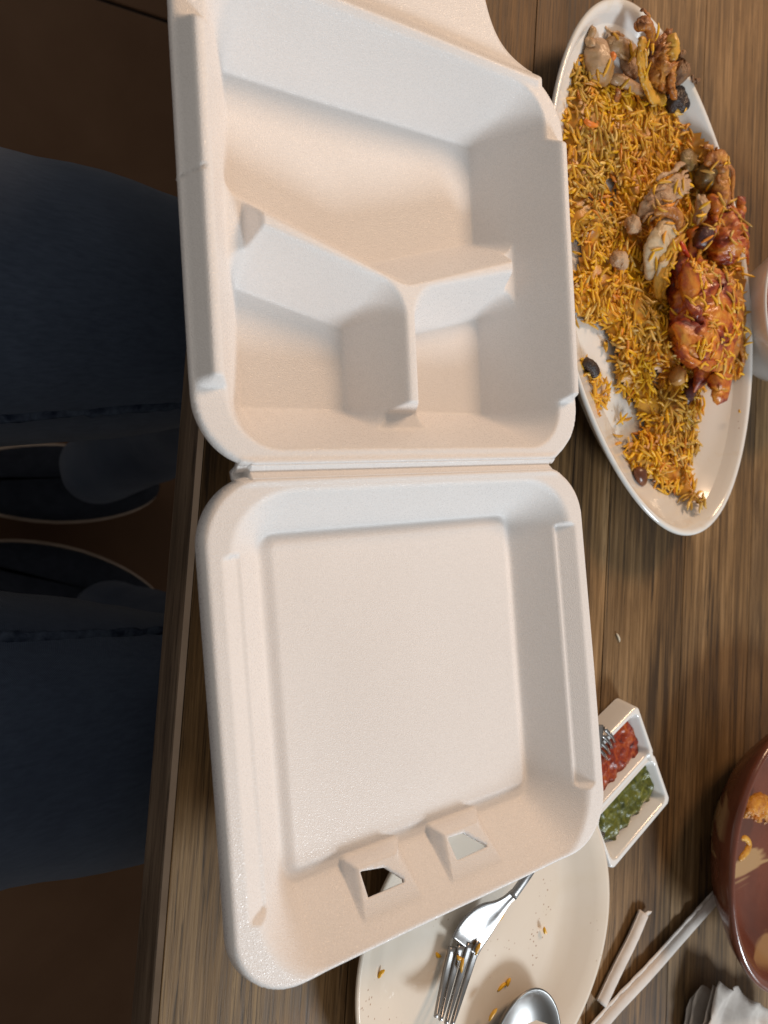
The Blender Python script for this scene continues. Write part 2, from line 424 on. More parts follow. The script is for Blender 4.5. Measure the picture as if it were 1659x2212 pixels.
# ------------------------------------------------------------------ oval platter
china = ceramic_mat('white_china', (.80, .79, .765), .35, (.60, .44, .16))
china_plain = ceramic_mat('white_china_clean', (.80, .80, .79))
PC = Vector((.2215, .1255)); PA, PB = .1775, .1085; PR = R(-80.5)
plat_prof = [(.0, 3.0), (.40, 3.0), (.42, 0), (.46, 0), (.48, 4), (.80, 17), (.955, 27), (.99, 30.0), (1.0, 31.5), (.995, 33.0), (.98, 33.5), (.955, 32.2), (.93, 28),
             (.87, 18.5), (.80, 11.5), (.72, 8.0), (.6, 6.8), (.3, 6.2), (0, 6.0)]
def platter():
    n = 144; rings = []
    for f, z in plat_prof:
        ring = []
        for j in range(n):
            t = 2 * math.pi * j / n
            off = (1 - f) * .0955
            sq = 1 + .012 * math.cos(4 * t)
            a = max((PA - off * 1.15) if f > .35 else PA * f, 1e-5); b = max((PB - off) if f > .35 else PB * f, 1e-5)
            if f <= .35: a = max(PA * f * .7, 1e-5); b = max(PB * f * .5, 1e-5)
            ring.append((a * math.cos(t) * sq, b * math.sin(t) * sq, z / 1000))
        rings.append(ring)
    V, F = ring_surface(rings)
    o = mesh_obj('oval_platter', V, F, china)
    o.location = (PC.x, PC.y, 0.0005); o.rotation_euler[2] = PR
    return tag(o, 'long oval white china platter with leftover rice and chicken', 'platter')
platter()
_c, _s = math.cos(-PR), math.sin(-PR)
_pf = [0, .3, .6, .72, .80, .87, .93, .96, 1.0]; _pz = [6.0, 6.2, 6.8, 8.0, 11.5, 18.5, 28, 32.2, 31.5]
def platter_z(x, y):
    dx, dy = x - PC.x, y - PC.y; a = dx * _c - dy * _s; b = dx * _s + dy * _c
    rr = math.hypot(a / PA, b / PB)
    off = (1 - rr) * PB; f = 1 - off / .0955 if rr > .3 else rr
    return float(np.interp(f, _pf, _pz)) / 1000 + .0005, rr

# ------------------------------------------------------------------ rice
RICE = [(1222, 165), (1262, 128), (1300, 165), (1345, 178), (1385, 205), (1440, 238), (1462, 290), (1500, 318), (1520, 345), (1560, 400), (1582, 480), (1590, 560), (1592, 650), (1592, 760),
        (1588, 806), (1552, 838), (1515, 850), (1526, 885), (1503, 940), (1510, 970), (1488, 1005), (1486, 1060), (1492, 1104), (1474, 1102), (1452, 1072), (1420, 1052), (1395, 1030),
        (1362, 1012), (1352, 985), (1365, 950), (1402, 925), (1385, 885), (1372, 858), (1342, 820), (1336, 770), (1318, 715), (1296, 698), (1262, 690), (1240, 655), (1225, 560), (1215, 420), (1212, 300)]
RHOLES = [[(1313, 388), (1326, 378), (1338, 410), (1335, 436), (1322, 432), (1326, 410)], [(1282, 428), (1300, 436), (1296, 448)],
          [(1415, 812), (1424, 800), (1436, 815), (1428, 838), (1414, 830)], [(1233, 528), (1262, 522), (1258, 572), (1238, 600)]]
RPATCH = [[(1255, 768), (1268, 775), (1292, 800), (1312, 812), (1332, 842), (1322, 866), (1300, 870), (1296, 905), (1306, 935), (1296, 925), (1276, 865)],
          [(1340, 938), (1346, 940), (1344, 975), (1340, 972)], [(1355, 897), (1366, 900), (1362, 920), (1354, 915)]]
ZR = .014
def wpoly(pl, z=ZR): return [tuple(P(x, y, z)[:2]) for x, y in pl]
WR = wpoly(RICE); WH = [wpoly(h) for h in RHOLES]; WP = [wpoly(p_) for p_ in RPATCH]
def rice_sd(X, Y):
    d = poly_sdf(X, Y, WR)
    for h in WH: d = np.maximum(d, -poly_sdf(X, Y, h))
    return d
def rice_patch_sd(X, Y):
    d = np.full(X.shape, 9.)
    for h in WP: d = np.minimum(d, poly_sdf(X, Y, h))
    return d
def mound(x, y, sd):
    return max(0, min(1, -sd / .012)) ** .7 * (.0075 + .0055 * (noise.noise(Vector((x * 38, y * 38, 3))) + .3)) + .0006
gv = []; gf = []; gc = []
def grain(p, yaw, pitch, L, r, bend, col):
    ns, m = 5, 6; base = len(gv); ca, sa = math.cos(yaw), math.sin(yaw); cp, sp = math.cos(pitch), math.sin(pitch)
    ax = np.array([ca * cp, sa * cp, sp]); sd_ = np.array([-sa, ca, 0]); up = np.cross(ax, sd_)
    for i in range(ns):
        t = i / (ns - 1) * 2 - 1; rr = r * (.35, .9, 1, .92, .3)[i]
        c = np.array(p) + ax * (t * L / 2) + sd_ * (bend * (1 - t * t)) 
        for j in range(m):
            a = 2 * math.pi * j / m
            gv.append(tuple(c + (sd_ * math.cos(a) + up * math.sin(a) * .85) * rr))
        gc.extend([col] * m)
    for i in range(ns - 1):
        for j in range(m):
            k = (j + 1) % m; gf.append((base + i * m + j, base + i * m + k, base + (i + 1) * m + k, base + (i + 1) * m + j))
    gf.append(tuple(base + j for j in range(m - 1, -1, -1))); gf.append(tuple(base + (ns - 1) * m + j for j in range(m)))
def rice_col(x, y, rnd):
    n1 = noise.noise(Vector((x * 26, y * 26, 11))); n2 = noise.noise(Vector((x * 55, y * 55, 5)))
    yel = np.array([.90, .50, .010]); och = np.array([.80, .42, .030]); oli = np.array([.56, .34, .050]); ora = np.array([.80, .27, .012]); pale = np.array([.86, .58, .17])
    c = och
    if n1 > .12: c = yel * .7 + och * .3
    elif n1 < -.18: c = oli * .75 + och * .25
    if n2 > .34: c = c * .5 + ora * .5
    q = rnd.random()
    if q < .12: c = yel
    elif q < .20: c = pale
    elif q < .225: c = ora
    c = c * rnd.uniform(.72, 1.15)
    return (float(c[0]), float(c[1]), float(c[2]), 1.0)
rr_ = random.Random(21)
xs0, xs1 = min(p[0] for p in WR) - .003, max(p[0] for p in WR) + .003
ys0, ys1 = min(p[1] for p in WR) - .003, max(p[1] for p in WR) + .003
# the packed bed under the loose grains
gx = np.arange(xs0, xs1, .0022); gy = np.arange(ys0, ys1, .0022); GX, GY = np.meshgrid(gx, gy)
SD = rice_sd(GX, GY); ins = SD < -.0012; ids = np.full(SD.shape, -1)
for (i, j) in np.argwhere(ins):
    x, y = GX[i, j], GY[i, j]; pz, f = platter_z(x, y)
    if f > .93: continue
    ids[i, j] = len(gv)
    gv.append((x, y, pz + max(0, mound(x, y, SD[i, j]) - .0012) + .0008 * noise.noise(Vector((x * 400, y * 400, 0)))))
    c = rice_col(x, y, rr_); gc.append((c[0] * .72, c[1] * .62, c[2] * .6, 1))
for i in range(SD.shape[0] - 1):
    for j in range(SD.shape[1] - 1):
        q = (ids[i, j], ids[i, j + 1], ids[i + 1, j + 1], ids[i + 1, j])
        if min(q) >= 0: gf.append(q)
rice_m = attr_mat('saffron_rice')
def with_tint(o, cols):
    a = o.data.color_attributes.new('tint', 'FLOAT_COLOR', 'POINT'); a.data.foreach_set('color', np.array(cols, dtype=np.float32).ravel()); return o
# ------------------------------------------------------------------ food on the platter
def pxp(pts, dz=0.0):
    """(px, py, height over the table mm, radius mm) -> swept path in metres"""
    out = []
    for x, y, z, r in pts:
        q = P(x, y, z / 1000); out.append((q.x, q.y, z / 1000 + dz, r / 1000))
    return out
skin_m = roast_mat('roast_chicken_skin', [(.34, (.10, .014, .008)), (.45, (.33, .045, .012)), (.54, (.58, .17, .016)), (.64, (.76, .36, .05)), (.76, (.40, .10, .02))], 46, .22, .55)
brown_skin_m = roast_mat('crisp_brown_skin', [(.30, (.07, .022, .008)), (.48, (.36, .12, .018)), (.64, (.58, .26, .04)), (.8, (.68, .40, .10))], 70, .28, .6, 3)
meat_m = roast_mat('pale_torn_meat', [(.30, (.36, .19, .09)), (.5, (.52, .33, .19)), (.7, (.62, .44, .28))], 80, .4, .8, 1)
joint_m = roast_mat('grey_pink_meat', [(.32, (.34, .17, .035)), (.48, (.42, .26, .13)), (.60, (.50, .33, .20)), (.74, (.36, .18, .10))], 48, .28, .5, 2)
bone_m = roast_mat('pale_bone', [(.30, (.40, .24, .09)), (.48, (.55, .42, .26)), (.7, (.64, .53, .38))], 70, .3, .3, 4)
strip_m = roast_mat('yellow_gristle', [(.30, (.44, .19, .016)), (.52, (.62, .32, .03)), (.75, (.72, .44, .08))], 60, .25, .4, 5)
dark_m = roast_mat('charred_black', [(.30, (.012, .008, .007)), (.52, (.035, .018, .013)), (.75, (.10, .045, .025))], 90, .25, .7, 6)
plum_m = roast_mat('dark_plum', [(.30, (.025, .008, .010)), (.6, (.085, .022, .022)), (.8, (.16, .05, .03))], 70, .2, .3, 7)
olive_m = roast_mat('olive_brown', [(.30, (.13, .075, .025)), (.55, (.26, .165, .055)), (.8, (.40, .29, .11))], 90, .25, .5, 8)
orange_m = roast_mat('orange_carrot', [(.30, (.62, .13, .012)), (.6, (.78, .22, .02)), (.8, (.82, .34, .05))], 60, .25, .2, 9)
red_m = roast_mat('red_pepper', [(.30, (.50, .035, .012)), (.6, (.66, .07, .015)), (.8, (.72, .14, .03))], 60, .2, .2, 10)
pea_m = roast_mat('tan_chickpea', [(.30, (.42, .20, .05)), (.6, (.56, .30, .09)), (.8, (.64, .40, .16))], 60, .25, .25, 11)
def food(name, pts, mat, label, cat, n=26, m=14, nz=.8, ns=150, flat=.8, seed=1.0, parent=None, group=None, fib=0):
    parts = [tube(pxp(pts), n, m, nz / 1000, ns, flat, seed)]
    fr = random.Random(int(seed * 97) + len(pts))
    for b_ in range(fib):
        k0 = fr.uniform(0, .35); k1 = fr.uniform(.6, 1.0); base = catmull(pxp(pts), 30)[int(k0 * 29):int(k1 * 29) + 1]
        rm = base[:, 3].max(); ox, oy, oz = fr.gauss(0, .62) * rm, fr.gauss(0, .62) * rm, fr.uniform(.0, .55) * rm
        step_ = max(1, len(base) // 5); sub = base[::step_]
        pth = [(q[0] + ox + fr.gauss(0, .12) * rm, q[1] + oy + fr.gauss(0, .12) * rm, q[2] + oz * flat + fr.gauss(0, .08) * rm, fr.uniform(.12, .30) * rm) for q in sub]
        if len(pth) >= 3: parts.append(tube(pth, 16, 8, nz / 2500, ns * 1.7, .7, seed + b_))
    V, F = merge(parts); o = mesh_obj(name, V, F, mat, parent)
    FOODS.append(o)
    if parent is None: tag(o, label, cat, group)
    return o
FOODS = []
# the big roast leg
leg = food('roast_chicken', [(1492, 560, 24, 14), (1505, 610, 27, 25), (1520, 680, 28, 30), (1518, 750, 27, 29), (1500, 805, 22, 18)], skin_m,
           'glazed red-brown roast chicken leg piece at the platter side', 'chicken', 72, 44, 6.0, 58, .55, 2.0, fib=10)
food('skin_flap', [(1470, 690, 38, 8), (1500, 730, 45, 15), (1540, 760, 42, 13), (1570, 800, 30, 7)], skin_m, None, None, 30, 18, 2.6, 110, .5, 4.0, leg, fib=8)
food('skin_fold', [(1556, 590, 30, 8), (1578, 650, 32, 12), (1580, 720, 30, 11), (1584, 780, 24, 7)], brown_skin_m, None, None, 30, 16, 2.2, 120, .6, 9.0, leg, fib=8)
th = food('roast_chicken_thigh', [(1546, 440, 24, 10), (1560, 480, 28, 17), (1566, 530, 28, 18), (1560, 575, 24, 12)], skin_m,
          'torn roast chicken thigh with crisp orange skin beside the olive', 'chicken', 56, 34, 4.5, 80, .7, 5.0, fib=10)
food('skin_edge', [(1520, 352, 34, 5), (1552, 342, 38, 6), (1556, 372, 36, 6), (1556, 410, 34, 7), (1560, 450, 34, 7)], brown_skin_m, None, None, 34, 14, 1.8, 190, .8, 6.0, th, fib=7)
food('torn_meat', [(1494, 392, 30, 3), (1466, 402, 31, 6.5), (1434, 422, 29, 6), (1402, 448, 24, 5.5), (1376, 470, 19, 3)], meat_m, 'pale torn strip of chicken meat lying across the rice', 'chicken', 44, 22, 2.4, 130, .55, 7.0, fib=26)
food('wing_bone', [(1468, 482, 30, 7), (1440, 500, 31, 9), (1420, 525, 30, 8.5), (1407, 555, 27, 7), (1404, 605, 22, 5.5)], bone_m, 'smooth pale curved bone sticking out of the rice', 'bone', 44, 22, 1.3, 95, .5, 8.0, fib=5)
food('skin_curl', [(1412, 462, 32, 2.5), (1438, 455, 35, 4.2), (1460, 466, 36, 4.6), (1466, 488, 35, 4.4), (1458, 512, 33, 3)], brown_skin_m, 'glossy orange curl of skin arched over the pale bone', 'chicken skin', 30, 12, .6, 200, .8, 3.0)
food('skin_strip', [(1480, 505, 33, 2), (1455, 530, 33, 4), (1436, 560, 30, 5), (1428, 600, 26, 7), (1422, 630, 22, 5), (1430, 650, 18, 3)], strip_m, 'long yellow strip of skin beside the pale bone', 'chicken skin', 34, 12, 1.0, 190, .45, 1.5, fib=6)
food('olive', [(1512, 372, 28, 8.5), (1526, 382, 29, 9.5), (1534, 392, 28, 8)], olive_m, 'glossy brown-green olive tucked under crisp skin', 'olive', 24, 18, 1.0, 150, .8, 2.2)
food('dried_fruit', [(1500, 512, 33, 5), (1514, 515, 35, 7.5), (1526, 508, 34, 6), (1530, 498, 33, 4)], plum_m, 'dark wrinkled dried fruit pressed against the orange skin', 'dried fruit', 22, 14, 1.2, 240, .85, 3.3)
food('onion_flake', [(1470, 348, 22, 5), (1490, 345, 24, 8), (1508, 352, 22, 5)], olive_m, 'thin brown onion flake lying near the platter edge', 'onion', 18, 12, .8, 160, .35, 4.1, fib=4)
food('browned_onion', [(1508, 425, 32, 4), (1516, 442, 33, 6.5), (1512, 465, 31, 5), (1505, 488, 29, 4)], joint_m, 'glossy browned onion piece between torn meat and crisp skin', 'onion', 22, 14, 1.2, 170, .7, 4.4, fib=5)
food('meat_crumb', [(1350, 478, 21, 3), (1366, 484, 23, 6), (1378, 494, 21, 4)], meat_m, 'pinkish crumb of shredded chicken beside the torn meat', 'chicken', 18, 12, 1.9, 330, .8, 2.7)
food('meat_crumb', [(1322, 572, 19, 3), (1336, 560, 21, 6), (1348, 575, 19, 4)], meat_m, 'pinkish crumb of shredded chicken beside bare china', 'chicken', 18, 12, 1.9, 330, .8, 6.7)
food('chickpea', [(1452, 805, 18, 5), (1462, 812, 19, 7), (1468, 828, 18, 5)], pea_m, 'tan chickpea in the rice below the roast leg', 'chickpea', 20, 14, .4, 100, .9, 1.2)
food('red_onion', [(1506, 818, 19, 3), (1494, 838, 19, 5), (1486, 862, 17, 5), (1484, 870, 15, 3)], plum_m, 'dark purple red-onion piece beside the chickpea', 'onion', 22, 12, .6, 160, .6, 5.2)
food('pepper_sliver', [(1502, 830, 25, 1.2), (1518, 824, 27, 2.0), (1534, 815, 26, 1.2)], red_m, 'bright red pepper sliver beneath the roast leg', 'pepper', 14, 8, .2, 200, .8, 1.0)
food('red_pepper_strip', [(1470, 520, 36, 1.2), (1478, 540, 36, 1.8), (1490, 556, 33, 1.0)], red_m, 'thin red pepper strip beside the dried fruit', 'pepper', 14, 8, .2, 200, .8, 2.0)
food('date_half', [(1376, 1008, 15, 3), (1384, 1024, 17, 5.5), (1392, 1046, 14, 3.2)], simple('date_brown', (.10, .030, .012), (.21, .068, .026), 60, .3, .3), 'pointed brown nut half near the tail of the rice', 'nut', 20, 14, .4, 120, .6, 1.9)
# picked scraps at the far tip
sc = food('picked_bone', [(1412, 92, 30, 6), (1425, 110, 30, 8), (1424, 140, 28, 10), (1432, 165, 26, 10), (1452, 175, 24, 7)], brown_skin_m, 'picked orange-brown bone scrap overhanging the platter rim', 'bone', 50, 26, 5.0, 130, .8, 3.6, fib=12)
food('gristle_strip', [(1372, 62, 36, 3), (1385, 52, 41, 4), (1398, 52, 43, 4.5), (1406, 70, 40, 4), (1410, 92, 36, 4)], brown_skin_m, None, None, 30, 12, 1.1, 210, .7, 5.6, sc, fib=6)
food('bone_spur', [(1444, 76, 36, 3), (1452, 92, 37, 5), (1452, 120, 35, 5), (1445, 140, 30, 4)], strip_m, None, None, 28, 12, 1.5, 230, .8, 6.6, sc, fib=8)
food('marrow_end', [(1455, 145, 32, 6), (1468, 155, 33, 8), (1478, 150, 32, 5)], roast_mat('marrow_brown', [(.3, (.10, .045, .02)), (.55, (.24, .12, .05)), (.8, (.42, .24, .10))], 90, .4, .8, 12), None, None, 22, 14, 2.0, 220, .85, 7.6, sc, fib=6)
food('yellow_tendon', [(1388, 78, 40, 4.2), (1386, 100, 38, 4.8), (1386, 135, 34, 4.6), (1392, 175, 29, 4.8), (1410, 208, 25, 5.2), (1440, 214, 23, 4.6)], strip_m, 'long curved yellow tendon strip hanging over the rice', 'tendon', 52, 18, 1.8, 190, .4, 2.9, fib=5)
food('chicken_joint', [(1300, 92, 22, 5), (1290, 118, 22, 10.5), (1296, 142, 21, 11), (1318, 165, 18, 6)], joint_m, 'smooth grey-pink chicken joint at the platter tip', 'chicken', 44, 26, 1.5, 80, .75, 5.1, fib=2)
food('meat_shred', [(1308, 86, 21, 3), (1328, 96, 23, 6), (1352, 108, 22, 6), (1376, 112, 21, 4)], joint_m, 'grey-pink meat shred joining the joint and the tendon', 'chicken', 26, 14, 1.2, 120, .7, 6.1, fib=6)
food('cartilage', [(1344, 125, 18, 5), (1360, 140, 18, 8), (1374, 160, 17, 6)], meat_m, 'pale ragged cartilage under the meat shred', 'bone', 26, 14, 2.0, 160, .7, 7.1, fib=10)
food('thin_bone', [(1318, 168, 17, 3.5), (1350, 180, 18, 4.2), (1392, 202, 17, 3.6)], joint_m, 'thin straight bone half buried in rice by the joint', 'bone', 22, 12, .4, 120, .9, 8.1)
food('charred_lump', [(1440, 208, 22, 5), (1456, 214, 23, 9), (1470, 222, 22, 8), (1476, 228, 20, 5)], dark_m, 'charred black lump at the end of the tendon strip', 'spice', 26, 16, 2.0, 180, .85, 9.1, fib=4)
food('carrot_bit', [(1320, 112, 30, 1.5), (1324, 122, 30, 2.6), (1324, 132, 29, 1.5)], orange_m, 'orange carrot bit resting on the grey joint', 'carrot', 12, 8, .2, 200, .8, 1.1)
food('carrot_shred', [(1262, 258, 23, 1.2), (1274, 268, 24, 2.0), (1292, 272, 22, 1.2)], orange_m, 'orange carrot shred in the rice near the platter tip', 'carrot', 14, 8, .2, 200, .8, 1.4)
food('yellow_onion_sliver', [(1332, 190, 22, 1.6), (1336, 202, 23, 2.6), (1328, 220, 22, 2.0)], brown_skin_m, 'curled orange onion sliver beside the thin bone', 'onion', 14, 8, .3, 200, .5, 1.8)
food('skin_scrap', [(1462, 262, 18, 3), (1472, 290, 18, 6), (1482, 318, 16, 5), (1505, 330, 16, 5)], brown_skin_m, 'torn orange skin scrap along the rice border', 'chicken skin', 26, 12, 2.2, 170, .5, 3.9, fib=10)
food('clove', [(1262, 778, 13, 3), (1276, 792, 13, 4.5), (1290, 812, 12, 3.5)], dark_m, 'dark spice pod in the small rice patch by the foam tray', 'spice', 20, 12, .9, 220, .8, 2.4)

# the loose rice: grains on the bed, then grains stuck on the meat
N0 = 3100
px_ = rng.uniform(xs0, xs1, N0 * 3); py_ = rng.uniform(ys0, ys1, N0 * 3); sdd = rice_sd(px_, py_); spd = rice_patch_sd(px_, py_)
cntg = 0
for x, y, s_, s2_ in zip(px_, py_, sdd, spd):
    jit = rr_.uniform(-.003, .0035)
    main = s_ < jit; patch = s2_ < jit * .4
    if not (main or patch): continue
    pz, f = platter_z(x, y)
    if f > .93: continue
    h = mound(x, y, s_) if main else .0022
    z = pz + h * rr_.uniform(.55, 1.12) + .0008
    L = rr_.uniform(.0075, .0122); r = rr_.uniform(.00092, .00125)
    swirl = noise.noise(Vector((x * 30, y * 30, 40))) * 4
    grain((x, y, z + .0006), swirl + rr_.gauss(0, 1.0), rr_.gauss(0, .28), L, r, rr_.gauss(0, .0009), rice_col(x, y, rr_)); cntg += 1
    if cntg > N0: break
from mathutils.bvhtree import BVHTree
trees = [BVHTree.FromPolygons([tuple(v.co) for v in o.data.vertices], [tuple(f.vertices) for f in o.data.polygons]) for o in FOODS]
for (x0, y0, x1, y1, cnt_) in ((1455, 560, 1592, 820, 150), (1500, 345, 1592, 560, 60), (1370, 390, 1500, 620, 45), (1350, 45, 1480, 230, 22), (1300, 160, 1400, 210, 24), (1265, 130, 1330, 175, 16)):
    for _ in range(cnt_):
        q = P(rr_.uniform(x0, x1), rr_.uniform(y0, y1), .034); best = None
        for t_ in trees:
            h = t_.ray_cast(Vector((q.x, q.y, .12)), Vector((0, 0, -1)))
            if h[0] is not None and (best is None or h[0].z > best[0].z): best = h
        if best is None or abs(best[1].z) < .4: continue
        c_ = rice_col(q.x, q.y, rr_)
        yw = rr_.uniform(0, 6.28); nn = best[1] if best[1].z > 0 else -best[1]; slope = -(nn.x * math.cos(yw) + nn.y * math.sin(yw)) / max(nn.z, .3)
        grain(tuple(best[0] + nn * .0006), yw, math.atan(slope), rr_.uniform(.0075, .0115), rr_.uniform(.0009, .00125), rr_.gauss(0, .0011), c_)
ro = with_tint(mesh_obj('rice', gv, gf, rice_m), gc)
tag(ro, 'leftover yellow saffron rice spread along the oval platter', 'rice', kind='stuff')

# loose grains that lie on top of the meat and on bare china
def loose(name, px, py, z, yaw, L, r, col, label, group, cat='rice grain', bend=.0006, pitch=0.0):
    global gv, gf, gc
    gv, gf, gc = [], [], []
    q = P(px, py, z / 1000); grain((0, 0, 0), yaw, pitch, L / 1000, r / 1000, bend, col)
    o = with_tint(mesh_obj(name, gv, gf, rice_m), gc); o.location = q
    return tag(o, label, cat, group)
YEL = (.80, .43, .010, 1); OCH = (.66, .36, .03, 1); PAL = (.72, .66, .52, 1)
rl = random.Random(5)
for (x, y) in [(1460, 268), (1598, 888), (1350, 1046), (1604, 600)]:
    q = P(x, y, .03); loose('rice_crumb', x, y, 32.6 if x > 1500 else 17, rl.uniform(0, 3), 3.2, 1.0, OCH, 'tiny yellow rice crumb on bare platter china', 'crumbs on the platter china', 'crumb')
loose('white_rice_grain', 1335, 1377, 1.0, -1.1, 7.5, .95, PAL, 'single white rice grain lying on the bare wood', None)

# ------------------------------------------------------------------ round plate, fork, spoon
plate_m = ceramic_mat('warm_lit_plate', (.78, .70, .60), .14, (.66, .54, .36))  # white plate; the warm lamplight tint is put into its base colour
PLC = (.056, -.2745)
pl = lathe('dinner_plate', [(0, .002), (.054, .002), (.056, .0005), (.060, .0005), (.062, .003), (.080, .009), (.094, .0155), (.0975, .0178), (.098, .0190), (.0975, .0198), (.0955, .0196),
                            (.088, .0160), (.078, .0105), (.070, .0068), (.062, .0055), (.04, .005), (0, .005)], plate_m, n=128)
pl.location = (*PLC, .0003); tag(pl, 'used round white plate partly under the foam lid', 'plate')
fork = empty('dinner_fork'); tag(fork, 'steel fork lying on the used round plate', 'fork')
def strip(secs, thick, n=30, cup=0.0):
    """secs: (px, py, z mm, half width mm): a flat bar swept along pixels, width horizontal"""
    pts = catmull(pxp(secs), n); rings = []
    for i in range(n):
        c = Vector(pts[i][:3]); t = Vector(pts[min(i + 1, n - 1)][:3]) - Vector(pts[max(0, i - 1)][:3]); t.normalize()
        s = t.cross(Vector((0, 0, 1))).normalized(); u = s.cross(t); w = pts[i][3]; h = thick / 2
        ring = []
        for a, b in ((-1, -.35), (-.9, -1), (-.45, -1), (0, -1), (.45, -1), (.9, -1), (1, -.35), (1, .35), (.9, 1), (.45, 1), (0, 1), (-.45, 1), (-.9, 1), (-1, .35)):
            ring.append(c + s * (w * a) + u * (h * b - cup * (1 - a * a)))
        rings.append(ring)
    return ring_surface(rings)
V, F = strip([(1004, 2046, 11.2, 12.6), (1014, 2026, 11, 13), (1030, 2004, 12, 12.6), (1050, 1983, 13.5, 10.6), (1074, 1964, 15.5, 6.6), (1094, 1946, 17.5, 3.6), (1112, 1929, 19.5, 3.0)], .0019, 34, .0012)
fh = mesh_obj('head', V, F, steel, fork)
hq = P(1112, 1929, .0195)
def wstrip(pts, thick, n=24):
    C = catmull(pts, n); rings = []
    for i in range(n):
        c = Vector(C[i][:3]); t = Vector(C[min(i + 1, n - 1)][:3]) - Vector(C[max(0, i - 1)][:3]); t.normalize()
        s = t.cross(Vector((0, 0, 1))).normalized(); u = s.cross(t); w = C[i][3]; h = thick / 2
        rings.append([c + s * (w * a) + u * (h * b) for a, b in ((-1, -.35), (-.8, -1), (0, -1), (.8, -1), (1, -.35), (1, .35), (.8, 1), (0, 1), (-.8, 1), (-1, .35))])
    return ring_surface(rings)
V, F = wstrip([(hq.x - .002, hq.y - .0016, .0193, .0030), (hq.x + .012, hq.y + .010, .0212, .0029), (.105, -.222, .0222, .0034), (.122, -.209, .0217, .0040), (.136, -.199, .0205, .0050)], .0026)
mesh_obj('handle', V, F, steel, fork)
for (tx, ty), (bx, by) in zip([(941, 2197), (951, 2204), (963, 2212), (976, 2214)], [(974, 2054), (992, 2050), (1012, 2045), (1031, 2040)]):
    mx, my = (tx + bx) / 2, (ty + by) / 2
    V, F = strip([(bx + 3, by - 8, 10.6, 2.3), (bx * .75 + tx * .25, by * .75 + ty * .25, 10.8, 2.15), (mx, my, 12.5, 1.9), (bx * .2 + tx * .8, by * .2 + ty * .8, 16.5, 1.5), (tx, ty, 20, .8)], .0019, 20)
    mesh_obj('tine', V, F, steel, fork)
spoon_m = simple('dull_steel', (.17, .165, .16), (.21, .205, .20), 30, .36, 0, metal=1.0)
spoon = empty('table_spoon', (.074, -.348, .0), R(-12)); tag(spoon, 'steel spoon bowl lying on the used round plate', 'spoon')
rings = []
for f, zz in [(0, .0062), (.3, .0066), (.6, .0085), (.85, .0128), (.97, .0166), (1.0, .0176), (1.0, .0184), (.965, .0184), (.85, .0146), (.6, .0103), (.3, .0084), (0, .0080)]:
    rings.append([(max(f, 1e-4) * .0305 * math.cos(t) * (1 - .10 * math.sin(t)), max(f, 1e-4) * .0345 * math.sin(t), zz) for t in [2 * math.pi * j / 48 for j in range(48)]])
V, F = ring_surface(rings); mesh_obj('bowl', V, F, spoon_m, spoon)
V, F = wstrip([(0, -.031, .0172, .006), (0, -.042, .0205, .0036), (.002, -.07, .0225, .0034), (.004, -.12, .016, .005), (.006, -.16, .006, .007)], .0024)
mesh_obj('handle', V, F, spoon_m, spoon)
for x, y, z, yaw, L in [(947, 2062, 5.2, 2.3, 5.5), (824, 2104, 12, .6, 5), (1080, 1986, 5.6, .5, 8), (1178, 2010, 8.5, 1.9, 5.5), (1085, 2132, 5.6, .25, 8), (1099, 2122, 6.6, .9, 5), (1033, 2050, 13.2, .9, 7), (993, 2068, 13.2, 2.4, 5), (999, 2085, 14, 1.3, 8), (1065, 2192, 15, .6, 8)]:
    onf = (x, y) in ((1033, 2050), (993, 2068), (999, 2085), (1065, 2192))
    loose('rice_crumb', x, y, z, yaw, L, 1.25, YEL if not onf else OCH,
          {1033: 'brown rice crumb stuck on the fork shoulder', 993: 'brown crumb wedged at the root of the fork tines', 999: 'long yellow grain lying along a fork tine', 1065: 'yellow grain inside the spoon bowl'}[x] if onf else 'stray yellow rice crumb on the used plate',
          None if onf else 'crumbs scattered over the used plate', 'crumb')

# ------------------------------------------------------------------ twin sauce dish
DO = P(1376, 1532, .025); ang = math.atan2(-74, 31)
ex = Vector((math.cos(ang), math.sin(ang), 0)); ey = Vector((math.sin(ang), -math.cos(ang), 0))      # along, across (to the foam)
dish_c = Vector((.1955, -.1660, 0)) + ex * .0415 + ey * .036
def dish_out(a, b):
    d1 = rrect(a, b, -20.5, 0, 23.5, 39, 7); d2 = rrect(a, b, 20.5, 0, 23.5, 39, 7)
    return smin(d1, d2, 3.0)
def dish_h(a, b):
    e = -dish_out(a, b)
    p1 = rrect(a, b, -20.0, 0, 17.8, 33.5, 6); p2 = rrect(a, b, 20.0, 0, 17.8, 33.5, 6)
    pin = np.minimum(p1, p2)
    inner = np.maximum(4.0, 17 + 2.0 * np.minimum(pin, 0))
    z = smin(np.where(pin < 0, inner, 17.0), np.full(a.shape, 17.0), 1.5)
    z = z - 2.0 * np.exp(-(a / 3.5) ** 2) * (np.abs(b) < 31)
    out = 1.0 + np.clip(e, 0, 9) * 5.5
    return smin(z, out, 1.6)
